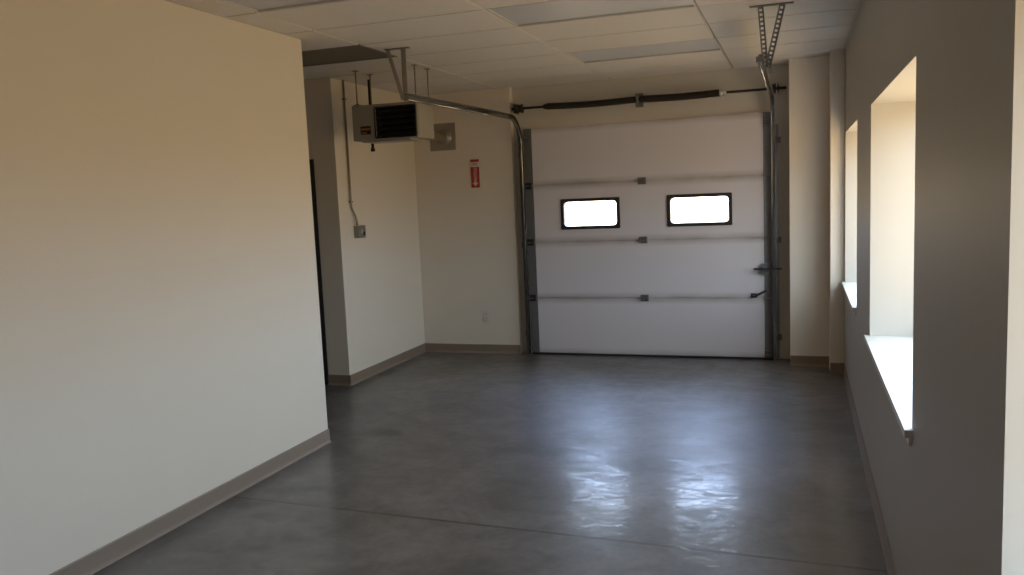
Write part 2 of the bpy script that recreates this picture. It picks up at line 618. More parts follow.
# windows: bronze frame, glass, white sill
for i, (a, b_) in enumerate(WINS):
    lab = ['far deep-set window nearest the garage door', 'middle deep-set window with white sill on the right wall',
           'nearest deep-set window cut by the right edge of the photo'][i]
    r = thing('window_%d' % (i + 1), (XR + 0.3, (a + b_) / 2, ZS), lab, 'window', kind=S)
    fx0, fx1 = XR + 0.325, XR + 0.385
    f = MB()
    t = 0.05
    f.box(fx0, fx1, a, b_, ZS, ZS + t)
    f.box(fx0, fx1, a, b_, ZH - t, ZH)
    f.box(fx0, fx1, a, a + t, ZS + t, ZH - t)
    f.box(fx0, fx1, b_ - t, b_, ZS + t, ZH - t)
    ym = (a + b_) / 2
    f.box(fx0, fx1, ym - 0.025, ym + 0.025, ZS + t, ZH - t)
    f.build('window_frame', M['winframe'], r)
    gpan = MB()
    gpan.box(fx0 + 0.025, fx0 + 0.031, a + t, ym - 0.025, ZS + t, ZH - t)
    gpan.box(fx0 + 0.025, fx0 + 0.031, ym + 0.025, b_ - t, ZS + t, ZH - t)
    gpan.build('window_pane', M['glass'], r)
    sl = MB()
    # board across the reveal with a nosing that runs past both jambs
    sl.prism([(XR - 0.028, a - 0.035), (XR, a - 0.035), (XR, a + 0.001), (XR + 0.325, a + 0.001), (XR + 0.325, b_ - 0.001), (XR, b_ - 0.001), (XR, b_ + 0.035), (XR - 0.028, b_ + 0.035)],
             lambda p_, q_, t_: (p_, q_, t_), ZS - 0.029, ZS)
    sl.box(XR - 0.012, XR - 0.001, a - 0.02, b_ + 0.02, ZS - 0.06, ZS - 0.029)
    so = sl.build('window_sill', M['sill'], r)


# baseboards: cove profile, toe towards the room
def cove(name, p0, p1, nrm, label):
    """runs from p0 to p1 on the floor, nrm points into the room"""
    p0, p1, n_ = Vector((*p0, 0)), Vector((*p1, 0)), Vector((*nrm, 0))
    prof = [(0.0005, 0.0), (0.016, 0.0), (0.014, 0.006), (0.008, 0.014), (0.006, 0.025), (0.006, 0.094), (0.003, 0.1), (0.0005, 0.1)]
    mb = MB()
    mb.prism(prof, lambda a_, b2, t_: (p0 + n_ * a_ + Vector((0, 0, b2)) + (p1 - p0) * t_), 0.0, 1.0)
    return tag(mb.build(name, M['base']), label, 'baseboard', kind=S)


cove('baseboard_left', (XL, YBACK), (XL, YLE + 0.006), (1, 0), 'taupe vinyl baseboard along the near left wall')
cove('baseboard_left_end', (XL - 0.13, YLE), (XL, YLE), (0, 1), 'taupe baseboard on the hidden end of the left wall')
cove('baseboard_stub', (DX1 + 0.001, YS), (XF + 0.006, YS), (0, -1), 'short dark taupe baseboard beside the dark door')
cove('baseboard_left_far', (XF, YS - 0.006), (XF, YB), (1, 0), 'taupe baseboard on the far left wall under the heater')
cove('baseboard_back_left', (XF, YB), (-2.90, YB), (0, -1), 'taupe baseboard under the electrical outlet')
cove('baseboard_back_right', (-0.09, 8.2), (0.258, 8.2), (0, -1), 'dark taupe baseboard right of the garage door')
cove('baseboard_corner', (0.258, 7.9), (XR, 7.9), (0, -1), 'dark taupe baseboard around the boxed corner')
cove('baseboard_right', (XR, YBACK), (XR, 7.9), (-1, 0), 'dark taupe baseboard along the window wall')

# dark door in the stub wall
r = thing('door_1', ((DX0 + DX1) / 2, YS, 0), 'dark door seen as a sliver past the left wall edge', 'door', kind=S)
f = MB()
f.box(DX1 - 0.05, DX1 - 0.0005, YS - 0.012, YS + 0.14, 0, DZ - 0.001)
f.box(DX0 + 0.0005, DX0 + 0.05, YS - 0.012, YS + 0.14, 0, DZ - 0.001)
f.box(DX0 + 0.05, DX1 - 0.05, YS - 0.012, YS + 0.14, DZ - 0.05, DZ - 0.001)
f.build('door_frame', M['darkdoor'], r)
d = MB().box(DX0 + 0.054, DX1 - 0.054, YS + 0.02, YS + 0.064, 0.008, DZ - 0.054, bevel=0.003).build('door_leaf', M['darkdoor'], r)
h = MB()
h.lathe([(0.028, 0), (0.028, 0.008), (0.011, 0.012), (0.011, 0.05)], (DX0 + 0.12, YS + 0.0195, 1.0), (0, -1, 0))
h.tube([(DX0 + 0.12, YS - 0.028, 1.0), (DX0 + 0.24, YS - 0.028, 1.0)], 0.009)
h.build('door_handle', M['galv'], d)

# ceiling: lay-in tiles, grid, and holes where the lights sit
GX = [-6.66, -5.45, -4.24, -3.03, -1.82, -0.61, 0.60]
GY0, GP = 4.89, 0.61
TROF = [(-1.82, -0.61, 0), (-1.82, -0.61, 3), (-3.03, -1.82, -2), (-4.24, -3.03, 1)]
trof_cells = {(a, k) for a, _, k in TROF}
c = MB()
y_lo, y_hi = YBACK, YD
ks = range(-15, 7)
gap = 0.008
for gi in range(len(GX) - 1):
    for k in ks:
        x0, x1 = GX[gi] + gap, GX[gi + 1] - gap
        y0, y1 = GY0 + k * GP + gap, GY0 + (k + 1) * GP - gap
        x0, x1 = max(x0, -6.05), min(x1, XR - 0.012)
        y0, y1 = max(y0, YBACK + 0.012), min(y1, YD - 0.012)
        if x1 - x0 < 0.05 or y1 - y0 < 0.03 or (GX[gi], k) in trof_cells:
            continue
        # shallow reveal edge: tile face a little below the grid
        b0 = 0.0015
        v0 = [(x0, y0, ZC + 0.012), (x1, y0, ZC + 0.012), (x1, y1, ZC + 0.012), (x0, y1, ZC + 0.012)]
        v1 = [(x0 + b0, y0 + b0, ZC), (x1 - b0, y0 + b0, ZC), (x1 - b0, y1 - b0, ZC), (x0 + b0, y1 - b0, ZC)]
        A = [c.bm.verts.new(q) for q in v0]
        B = [c.bm.verts.new(q) for q in v1]
        for j in range(4):
            c.bm.faces.new((A[j], A[(j + 1) % 4], B[(j + 1) % 4], B[j]))
        c.bm.faces.new(B)
# backing slab (grid face level), broken open above the lights
holes = sorted(trof_cells)


def slab(mb, z0, z1, mi):
    xs = sorted(set(GX))
    for gi in range(len(xs) - 1):
        run = None
        for k in list(ks) + [99]:
            solid = k != 99 and (xs[gi], k) not in trof_cells
            if solid and run is None:
                run = k
            if not solid and run is not None:
                kl = (k if k != 99 else ks[-1] + 1)
                mb.box(max(xs[gi], -6.2), min(xs[gi + 1], XR + WT), max(GY0 + run * GP, YBACK - 0.2), min(GY0 + kl * GP, YD + 0.25), z0, z1, mi=mi)
                run = None


slab(c, ZC + 0.012, ZC + 0.13, 1)
ceil = tag(c.build('ceiling', [M['tile'], M['grid']]), 'suspended ceiling of off-white lay-in tiles', 'ceiling', kind=S)
# wall angle around the edge
t = MB()
for (x0, x1, y0, y1) in ((XL, XL + 0.022, YBACK, YLE), (XF, XF + 0.022, YS, YB), (-4.26, XF, YS - 0.022, YS), (XF + 0.022, -2.9, YB - 0.022, YB),
                         (-2.9, -0.09, YD - 0.022, YD), (-0.09, 0.258, 8.178, 8.2), (0.258, XR, 7.878, 7.9), (XR - 0.022, XR, YBACK, 7.878)):
    t.box(x0, x1, y0, y1, ZC - 0.004, ZC - 0.001)
tag(t.build('trim_1', M['angle']), 'thin metal angle where ceiling tiles meet the walls', 'trim', kind=S)

# ------------------------------------------------------------------ lights in the ceiling (off)
TL = ['unlit recessed ceiling light second nearest to the garage door, cut by the photo top',
      'unlit recessed ceiling light closest to the garage door',
      'unlit recessed ceiling light cut off by the top of the photo above the left wall']
for (a, b_, k), lab in zip(TROF[:3], TL):
    y0, y1 = GY0 + k * GP, GY0 + (k + 1) * GP
    r = thing('ceiling_light', ((a + b_) / 2, (y0 + y1) / 2, ZC), lab, 'ceiling light', 'recessed lights in the tiled ceiling')
    f = MB()
    tt = 0.014
    zt = ZC + 0.12
    g0 = 0.002
    f.box(a + g0, b_ - g0, y0 + g0, y0 + tt, ZC, zt)
    f.box(a + g0, b_ - g0, y1 - tt, y1 - g0, ZC, zt)
    f.box(a + g0, a + tt, y0 + tt, y1 - tt, ZC, zt)
    f.box(b_ - tt, b_ - g0, y0 + tt, y1 - tt, ZC, zt)
    f.box(a + tt, b_ - tt, y0 + tt, y1 - tt, zt - 0.008, zt)
    f.build('light_frame', M['troffer'], r)
    MB().box(a + tt + 0.001, b_ - tt - 0.001, y0 + tt + 0.001, y1 - tt - 0.001, ZC + 0.011, ZC + 0.015).build('light_lens', M['lens'], r)

# return-air grille in the fourth opening
a, b_, k = TROF[3]
y0, y1 = GY0 + k * GP, GY0 + (k + 1) * GP
r = thing('air_return_grille', ((a + b_) / 2, (y0 + y1) / 2, ZC), 'dark recessed return-air grille in the ceiling just past the left wall edge', 'vent')
f = MB()
g0, tt, zt = 0.002, 0.02, ZC + 0.12
f.box(a + g0, b_ - g0, y0 + g0, y0 + tt, ZC, zt)
f.box(a + g0, b_ - g0, y1 - tt, y1 - g0, ZC, zt)
f.box(a + g0, a + tt, y0 + tt, y1 - tt, ZC, zt)
f.box(b_ - tt, b_ - g0, y0 + tt, y1 - tt, ZC, zt)
f.build('grille_frame', M['grille'], r)
MB().box(a + tt, b_ - tt, y0 + tt, y1 - tt, zt - 0.008, zt).build('duct_lining', M['slot'], r)
f = MB()
nx, ny = 60, 28
for i in range(1, nx):
    x = a + tt + (b_ - a - 2 * tt) * i / nx
    f.box(x - 0.0012, x + 0.0012, y0 + tt, y1 - tt, ZC + 0.004, ZC + 0.017)
for i in range(1, ny):
    y = y0 + tt + (y1 - y0 - 2 * tt) * i / ny
    f.box(a + tt, b_ - tt, y - 0.0012, y + 0.0012, ZC + 0.0045, ZC + 0.0165)
f.build('egg_crate_core', M['grille'], r)

# ------------------------------------------------------------------ garage door
DF = 8.455            # inner face of the door
PX0, PX1 = -2.770, -0.262
r = thing('garage_door', ((PX0 + PX1) / 2, DF, 0), 'off-white sectional overhead garage door with two small windows', 'garage door')
ZJ = [0.017, 0.62, 1.223, 1.826, 2.43]
for k in range(4):
    z0, z1 = ZJ[k] + 0.002, ZJ[k + 1] - 0.002
    s = MB()
    yb = DF + 0.048
    if k != 2:
        s.box(PX0, PX1, DF, yb, z0, z1, bevel=0.005)
    else:
        # section with two window openings
        m0 = 0.012
        s.box(PX0, PX1, DF, yb, z0, DWZ[0] + m0)
        s.box(PX0, PX1, DF, yb, DWZ[1] - m0, z1)
        xs = [PX0, DW[0][0] + m0, DW[0][1] - m0, DW[1][0] + m0, DW[1][1] - m0, PX1]
        for j in (0, 2, 4):
            s.box(xs[j], xs[j + 1], DF, yb, DWZ[0] + m0, DWZ[1] - m0)
    # tongue that closes the joint to the section above
    if k < 3:
        s.box(PX0 + 0.001, PX1 - 0.001, DF + 0.008, yb - 0.006, z1 - 0.012, z1 + 0.012)
    so = s.build('door_section', M['doorsteel'], r)
    if k == 0:
        so['label'] = 'bottom door section resting on the floor seal'
    for sx0, sx1 in ((PX0 - 0.001, PX0 + 0.088), (PX1 - 0.07, PX1 + 0.001)):
        q = MB()
        q.box(sx0, sx1, DF - 0.0035, DF + 0.02, z0 + 0.001, z1 - 0.001, bevel=0.001)
        for dz in (0.08, 0.3, 0.52):
            q.lathe([(0.006, 0), (0.006, 0.002), (0.003, 0.004)], ((sx0 + sx1) / 2, DF - 0.0034, z0 + dz), (0, -1, 0), seg=8)
        q.build('end_stile', M['stile'], so)


def rounded_ring(mb, x0, x1, z0, z1, wd, rad, ya, yb, mi=0, seg=5):
    """rectangular frame in XZ with a rounded inner edge, from ya (front) to yb"""
    def loop(x0, x1, z0, z1, rr):
        out = []
        for cx, cz, a0 in ((x1 - rr, z1 - rr, 0), (x0 + rr, z1 - rr, 90), (x0 + rr, z0 + rr, 180), (x1 - rr, z0 + rr, 270)):
            for j in range(seg + 1):
                an = math.radians(a0 + 90 * j / seg)
                out.append((cx + rr * math.cos(an), cz + rr * math.sin(an)))
        return out
    O = loop(x0, x1, z0, z1, 0.012)
    I = loop(x0 + wd, x1 - wd, z0 + wd, z1 - wd, rad)
    n_ = len(O)
    bm = mb.bm
    of = [bm.verts.new((x, ya, z)) for x, z in O]
    ob = [bm.verts.new((x, yb, z)) for x, z in O]
    jf = [bm.verts.new((x, ya, z)) for x, z in I]
    jb = [bm.verts.new((x, yb, z)) for x, z in I]
    for j in range(n_):
        q = (j + 1) % n_
        for vv in ((of[j], of[q], jf[q], jf[j]), (ob[j], jb[j], jb[q], ob[q]), (of[j], ob[j], ob[q], of[q]), (jf[j], jf[q], jb[q], jb[j])):
            bm.faces.new(vv).material_index = mi


for j, (a, b_) in enumerate(DW):
    f = MB()
    rounded_ring(f, a, b_, DWZ[0], DWZ[1], 0.034, 0.035, DF - 0.012, DF + 0.054)
    # screw bosses in the corners
    for sx in (a + 0.017, b_ - 0.017):
        for sz in (DWZ[0] + 0.017, DWZ[1] - 0.017):
            f.lathe([(0.009, 0), (0.009, 0.004), (0.004, 0.005)], (sx, DF - 0.0119, sz), (0, -1, 0), seg=10)
    fo = f.build('window_frame', M['frameblk'], r)
    MB().box(a + 0.0335, b_ - 0.0335, DF + 0.018, DF + 0.024, DWZ[0] + 0.0335, DWZ[1] - 0.0335).build('window_pane', M['glass'], fo)
# bottom rubber seal
q = MB()
q.prism([(DF - 0.002, 0.0), (DF + 0.046, 0.0), (DF + 0.05, 0.012), (DF + 0.046, 0.022), (DF - 0.002, 0.022), (DF - 0.006, 0.012)],
        lambda a_, b2, t_: (t_, a_, b2), PX0, PX1)
q.build('bottom_seal', M['rubber'], r)


def hinge(x, z, w=0.085, big=False, mat=None):
    h_ = MB()
    h_.box(x - w / 2, x + w / 2, DF - 0.0065, DF - 0.0036, z + 0.006, z + 0.034, bevel=0.001)
    h_.box(x - w / 2, x + w / 2, DF - 0.0065, DF - 0.0036, z - 0.036, z - 0.008, bevel=0.001)
    h_.tube([(x - w / 2, DF - 0.016, z), (x + w / 2, DF - 0.016, z)], 0.008, seg=10)
    h_.box(x - w / 2 + 0.004, x - w / 2 + 0.012, DF - 0.028, DF - 0.0066, z - 0.026, z + 0.026)
    h_.box(x + w / 2 - 0.012, x + w / 2 - 0.004, DF - 0.028, DF - 0.0066, z - 0.026, z + 0.026)
    return h_


for z in ZJ[1:4]:
    hinge(-1.52, z).build('hinge', M['hinge2'], r)
    for sgn, xe in ((-1, PX0 + 0.035), (1, PX1 - 0.035)):
        ho = hinge(xe, z, 0.07).build('roller_hinge', M['hinge'] if sgn < 0 else M['hinge2'], r)
        ro = MB()
        xr_ = xe + sgn * 0.050
        ro.tube([(xe - sgn * 0.02, DF - 0.047, z), (xr_, DF - 0.047, z)], 0.005, seg=8)
        ro.lathe([(0.012, -0.008), (0.021, -0.006), (0.021, 0.006), (0.012, 0.008)], (xr_, DF - 0.047, z), (1, 0, 0), seg=16)
        ro.build('roller', M['hinge2'], ho)
# top and bottom corner brackets with rollers
for zc, nm in ((2.33, 'top_bracket'), (0.075, 'bottom_bracket')):
    for sgn, xe in ((-1, PX0 + 0.035), (1, PX1 - 0.035)):
        q = MB()
        q.box(xe - 0.036, xe + 0.036, DF - 0.007, DF - 0.0036, zc - 0.05, zc + 0.05, bevel=0.001)
        q.box(xe - 0.03, xe + 0.03, DF - 0.056, DF - 0.0071, zc + 0.020, zc + 0.024)
        q.box(xe - 0.03, xe + 0.03, DF - 0.056, DF - 0.0071, zc - 0.024, zc - 0.020)
        bo = q.build(nm, M['hinge2'], r)
        ro = MB()
        xr_ = xe + sgn * 0.050
        ro.tube([(xe - sgn * 0.02, DF - 0.047, zc), (xr_, DF - 0.047, zc)], 0.005, seg=8)
        ro.lathe([(0.012, -0.008), (0.021, -0.006), (0.021, 0.006), (0.012, 0.008)], (xr_, DF - 0.047, zc), (1, 0, 0), seg=16)
        ro.build('roller', M['hinge2'], bo)

# slide lock on the right end stile
q = MB()
zl = 0.905
q.prism([(-0.37, zl - 0.02), (-0.35, zl - 0.055), (-0.268, zl - 0.055), (-0.268, zl + 0.06), (-0.35, zl + 0.06), (-0.37, zl + 0.045)],
        lambda a_, b2, t_: (a_, t_, b2), DF - 0.030, DF - 0.0037)
q.box(-0.375, -0.275, DF - 0.037, DF - 0.0301, zl - 0.045, zl - 0.025, bevel=0.002)
lk = q.build('slide_lock', M['hinge2'], r)
lk['label'] = 'grey steel slide bolt lock'
q = MB()
q.box(-0.43, -0.165, DF - 0.090, DF - 0.078, zl + 0.004, zl + 0.020, bevel=0.002)
for bx_ in (-0.36, -0.29):
    q.box(bx_ - 0.012, bx_ + 0.012, DF - 0.0915, DF - 0.0301, zl - 0.002, zl + 0.026, bevel=0.002)
q.build('lock_bolt', M['hinge'], lk)
# lift handle: slanted bar below the lock
q = MB()
q.tube([(-0.445, DF - 0.05, 0.640), (-0.40, DF - 0.055, 0.655), (-0.31, DF - 0.05, 0.700)], 0.011, seg=10)
q.box(-0.46, -0.40, DF - 0.012, DF - 0.0037, 0.625, 0.668, bevel=0.003)
q.tube([(-0.435, DF - 0.01, 0.645), (-0.435, DF - 0.052, 0.645)], 0.008, seg=8)
q.tube([(-0.315, DF - 0.006, 0.697), (-0.315, DF - 0.052, 0.697)], 0.008, seg=8)
q.build('lift_handle', M['hinge'], r)


# ------------------------------------------------------------------ tracks
def track_path(slope, zt, yend, R_=0.30):
    yv = 8.408
    pts = [(yv, 0.012), (yv, zt - R_)]
    for j in range(1, 13):
        an = math.radians(90 * j / 12)
        pts.append((yv - R_ + R_ * math.cos(an), zt - R_ + R_ * math.sin(an)))
    pts.append((yend, zt - slope * (yv - R_ - yend)))
    return pts


def sweep(mb, path, prof):
    """prof in (x, n); path in (y, z)"""
    bm = mb.bm
    rings = []
    for i, (y, z) in enumerate(path):
        if i == 0:
            d = Vector((path[1][0] - y, path[1][1] - z))
        elif i == len(path) - 1:
            d = Vector((y - path[-2][0], z - path[-2][1]))
        else:
            d = Vector((path[i + 1][0] - y, path[i + 1][1] - z)).normalized() + Vector((y - path[i - 1][0], z - path[i - 1][1])).normalized()
        d.normalize()
        n_ = Vector((-d.y, d.x))
        rings.append([bm.verts.new((px, y + n_.x * pn, z + n_.y * pn)) for px, pn in prof])
    k_ = len(prof)
    for a_, b2 in zip(rings, rings[1:]):
        for j in range(k_):
            bm.faces.new((a_[j], a_[(j + 1) % k_], b2[(j + 1) % k_], b2[j]))
    bm.faces.new(rings[0][::-1])
    bm.faces.new(rings[-1])


def perforated(mb, p0, p1, wdir, w=0.038, t=0.003, pitch=0.029):
    """flat punched strap: two edges and the bridges between the holes"""
    p0, p1, wd = Vector(p0), Vector(p1), Vector(wdir).normalized()
    d = p1 - p0
    L = d.length
    d.normalize()
    wd = (wd - d * wd.dot(d)).normalized()
    n_ = d.cross(wd)

    def bar(s0, s1, w0, w1):
        vs = [mb.bm.verts.new(p0 + d * s + wd * ww + n_ * tt) for tt in (-t / 2, t / 2) for s, ww in ((s0, w0), (s1, w0), (s1, w1), (s0, w1))]
        for idx in ((3, 2, 1, 0), (4, 5, 6, 7), (0, 1, 5, 4), (1, 2, 6, 5), (2, 3, 7, 6), (3, 0, 4, 7)):
            mb.bm.faces.new([vs[i] for i in idx])
    bar(0, L, -w / 2, -w / 2 + w * 0.28)
    bar(0, L, w / 2 - w * 0.28, w / 2)
    s = 0
    while s < L:
        bar(s, min(L, s + pitch * 0.45), -w / 2 + w * 0.28, w / 2 - w * 0.28)
        s += pitch
    # turned flange along one edge makes it an angle
    vs_p = p0 + wd * (w / 2)
    vs = [mb.bm.verts.new(vs_p + d * s_ + n_ * tt - wd * ww) for ww in (0, t) for s_, tt in ((0, 0), (L, 0), (L, w * 0.8), (0, w * 0.8))]
    for idx in ((3, 2, 1, 0), (4, 5, 6, 7), (0, 1, 5, 4), (1, 2, 6, 5), (2, 3, 7, 6), (3, 0, 4, 7)):
        mb.bm.faces.new([vs[i] for i in idx])


TT = 0.003
for side, sgn, xw, yend, zt, slope in (('left', -1, -2.806, 5.72, 2.535, 0.012), ('right', 1, -0.222, 5.78, 2.56, 0.0)):
    r = thing('door_track', (xw, 8.408, 0),
              'galvanised steel track left of the garage door, curving back toward the unit heater' if side == 'left' else
              'galvanised steel track right of the garage door, hung from dark punched straps',
              'door track', 'garage door tracks')
    path = track_path(slope, zt, yend)
    i_ = -sgn  # towards the door
    W_, Dp = 0.026, 0.032
    prof = [(xw, -W_), (xw + i_ * Dp, -W_), (xw + i_ * Dp, -W_ + 0.007), (xw + i_ * (Dp - TT), -W_ + 0.007), (xw + i_ * (Dp - TT), -W_ + TT), (xw + i_ * TT, -W_ + TT),
            (xw + i_ * TT, W_ - TT), (xw + i_ * (Dp - TT), W_ - TT), (xw + i_ * (Dp - TT), W_ - 0.007), (xw + i_ * Dp, W_ - 0.007), (xw + i_ * Dp, W_), (xw, W_)]
    mb = MB()
    sweep(mb, path, prof)
    # rolled lip along the lower flange
    lip = [(y, z) for y, z in path]
    pts = []
    for i, (y, z) in enumerate(lip):
        p_, q_ = lip[max(i - 1, 0)], lip[min(i + 1, len(lip) - 1)]
        d = Vector((q_[0] - p_[0], q_[1] - p_[1])).normalized()
        pts.append((xw + i_ * (Dp - 0.002), y - d.y * (W_ - 0.003), z + d.x * (W_ - 0.003)))
    mb.tube(pts, 0.007, seg=12)
    mb.build('rail', M['rail'], r)
    # continuous wall angle that ties the upright to the jamb
    q = MB()
    xo = xw - i_ * 0.0005
    q.box(min(xo, xo - i_ * 0.004), max(xo, xo - i_ * 0.004), 8.40, YD - 0.001, 0.004, zt - 0.25)
    q.box(min(xo - i_ * 0.004, xo - i_ * 0.03), max(xo - i_ * 0.004, xo - i_ * 0.03), YD - 0.005, YD - 0.001, 0.004, zt - 0.25)
    q.build('wall_angle', M['galv'], r)
    for zb in (0.22, 1.19, 2.16):
        q = MB()
        q.box(min(xo - i_ * 0.0045, xo - i_ * 0.05), max(xo - i_ * 0.0045, xo - i_ * 0.05), YD - 0.012, YD - 0.0052, zb - 0.03, zb + 0.03, bevel=0.001)
        q.box(min(xo - i_ * 0.0045, xo - i_ * 0.010), max(xo - i_ * 0.0045, xo - i_ * 0.010), 8.41, YD - 0.012, zb - 0.03, zb + 0.03)
        q.lathe([(0.009, 0), (0.009, 0.006)], (xo - i_ * 0.032, YD - 0.0119, zb), (0, -1, 0), seg=6)
        q.build('jamb_bracket', M['hinge2'], r)
    # horizontal reinforcing angle along the overhead run
    q = MB()
    yA, zA = yend + 0.02, zt - slope * (8.108 - yend)
    yB_, zB_ = (8.0, zt - slope * 0.108) if side == 'left' else (6.9, zt)
    q.prism([(xo, 0.0), (xo - i_ * 0.004, 0.0), (xo - i_ * 0.004, 0.05), (xo - i_ * 0.035, 0.05), (xo - i_ * 0.035, 0.054), (xo, 0.054)],
            lambda a_, b2, t_: (a_, yA + (yB_ - yA) * t_, zA + (zB_ - zA) * t_ - 0.02 + b2), 0, 1)
    q.build('track_angle', M['galv'], r)
    # hanger: cross angle at the ceiling, a drop and a diagonal
    q = MB()
    xe_ = xo - i_ * 0.018
    yh = yend + 0.05
    zt_ = zA + 0.034
    zc_ = ZC - 0.001
    if side == 'left':
        q.box(-2.965, -2.765, yh - 0.02, yh + 0.02, zc_ - 0.006, zc_)
        q.box(xe_ - 0.003, xe_ + 0.035, yh - 0.017, yh - 0.013, zt_ - 0.06, zc_ - 0.006)
        q.box(xe_ - 0.003, xe_ + 0.001, yh - 0.017, yh + 0.022, zt_ - 0.06, zc_ - 0.006)
        # diagonal brace
        a0, a1 = Vector((-2.935, yh - 0.022, zc_ - 0.006)), Vector((xe_ - 0.004, yh - 0.022, zt_ - 0.05))
        dd = (a1 - a0).normalized()
        pr = dd.cross(Vector((0, 1, 0))).normalized()
        vs = [q.bm.verts.new(a0 + dd * s + pr * ww + Vector((0, yy, 0))) for yy in (0, 0.004) for s, ww in ((0, -0.015), ((a1 - a0).length, -0.015), ((a1 - a0).length, 0.015), (0, 0.015))]
        for idx in ((3, 2, 1, 0), (4, 5, 6, 7), (0, 1, 5, 4), (1, 2, 6, 5), (2, 3, 7, 6), (3, 0, 4, 7)):
            q.bm.faces.new([vs[i] for i in idx])
        q.build('hanger', M['galv'], r)
    else:
        q.box(-0.30, -0.03, 5.66, 5.70, zc_ - 0.006, zc_)
        perforated(q, (-0.232, 5.68, zc_ - 0.007), (xe_ - 0.006, yh, zt_ - 0.09), (1, 0, 0))
        perforated(q, (-0.098, 5.672, zc_ - 0.007), (xe_ + 0.008, yh - 0.008, zt_ - 0.09), (1, 0, 0))
        ho = q.build('hanger', M['hinge2'], r)
        ho['label'] = 'dark punched steel hanger straps in a V'
    # end stop
    q = MB()
    q.box(min(xw, xw + i_ * 0.045), max(xw, xw + i_ * 0.045), yend - 0.006, yend, zA - 0.026, zA + 0.012)
    q.build('end_stop', M['hinge2'], r)

# ------------------------------------------------------------------ torsion spring assembly
SY, SZ = 8.415, 2.640
r = thing('torsion_spring_assembly', (-1.53, SY, SZ), 'dark torsion springs on a shaft above the garage door', 'door springs')
MB().tube([(-2.875, SY, SZ), (-0.115, SY, SZ)], 0.0125, seg=14).build('shaft', M['blackpipe'], r)


def coil(x0, x1, rad, wire, turns, sag):
    mb = MB()
    n_ = int(turns * 12)
    pts = []
    for i in range(n_ + 1):
        a_ = 2 * math.pi * turns * i / n_
        s = i / n_
        pts.append((x0 + (x1 - x0) * s, SY + rad * math.cos(a_), SZ + rad * math.sin(a_) - sag * math.sin(math.pi * s)))
    mb.tube(pts, wire, seg=6)
    return mb


coil(-2.455, -1.555, 0.029, 0.0052, 90, 0.010).build('spring', M['spring'], r)
coil(-1.515, -0.735, 0.031, 0.0054, 78, 0.008).build('spring', M['spring'], r)
q = MB()
q.lathe([(0.036, 0), (0.036, 0.02), (0.026, 0.03), (0.026, 0.055), (0.02, 0.07), (0.0126, 0.07)], (-0.735, SY, SZ), (1, 0, 0), seg=20)
for a_ in range(4):
    an = math.radians(45 + 90 * a_)
    q.tube([(-0.69, SY, SZ), (-0.69, SY + 0.042 * math.cos(an), SZ + 0.042 * math.sin(an))], 0.008, seg=8)
wc = q.build('winding_cone', M['cone'], r)
wc['label'] = 'pale aluminium winding cone at the right spring end'
q = MB()
q.lathe([(0.0126, 0), (0.022, 0), (0.030, 0.03), (0.034, 0.05), (0.034, 0.07), (0.0126, 0.07)], (-2.525, SY, SZ), (1, 0, 0), seg=20)
q.build('winding_cone', M['spring'], r)
q = MB()
q.box(-1.538, -1.532, SY - 0.04, YD - 0.001, SZ - 0.055, SZ + 0.04)
q.box(-1.575, -1.495, YD - 0.006, YD - 0.001, SZ - 0.07, SZ + 0.07)
q.lathe([(0.042, -0.012), (0.042, 0.012)], (-1.535, SY, SZ), (1, 0, 0), seg=20)
q.build('centre_bracket', M['hinge2'], r)
for x, s_ in ((-2.80, 1), (-0.225, -1)):
    q = MB()
    x0 = x - 0.003
    q.box(x0 - s_ * 0.035, x0 - s_ * 0.035 + 0.005, SY - 0.045, YD - 0.001, SZ - 0.05, SZ + 0.05)
    q.lathe([(0.026, -0.009), (0.026, 0.009)], (x0 - s_ * 0.035 + 0.0025, SY, SZ), (1, 0, 0), seg=16)
    q.build('end_bearing_plate', M['hinge'], r)
    q = MB()
    q.lathe([(0.0126, -0.03), (0.05, -0.03), (0.05, -0.024), (0.042, -0.02), (0.042, 0.02), (0.05, 0.024), (0.05, 0.03), (0.0126, 0.03)], (x + s_ * 0.015, SY, SZ), (1, 0, 0), seg=24)
    q.build('cable_drum', M['spring'], r)

# ------------------------------------------------------------------ unit heater
HX0, HX1, HY0, HY1, HZ0, HZ1 = -3.70, -3.075, 6.50, 6.83, 2.265, 2.57
r = thing('unit_heater', ((HX0 + HX1) / 2, (HY0 + HY1) / 2, HZ0), 'grey gas unit heater hanging from the ceiling on the left', 'heater')
LX0, LX1, LZ0, LZ1 = -3.475, -3.095, 2.287, 2.535
q = MB()
# cabinet shell with the louver opening left open
tk = 0.012
q.box(HX0, HX1, HY0 + tk, HY1, HZ0, HZ0 + tk)
q.box(HX0, HX1, HY0 + tk, HY1, HZ1 - tk, HZ1)
q.box(HX0, HX0 + tk, HY0 + tk, HY1, HZ0 + tk, HZ1 - tk)
q.box(HX1 - tk, HX1, HY0 + tk, HY1, HZ0 + tk, HZ1 - tk)
q.box(HX0 + tk, HX1 - tk, HY1 - tk, HY1, HZ0 + tk, HZ1 - tk)
q.box(HX0, LX0, HY0, HY0 + tk, HZ0, HZ1)
q.box(LX1, HX1, HY0, HY0 + tk, HZ0, HZ1)
q.box(LX0, LX1, HY0, HY0 + tk, HZ0, LZ0)
q.box(LX0, LX1, HY0, HY0 + tk, LZ1, HZ1)
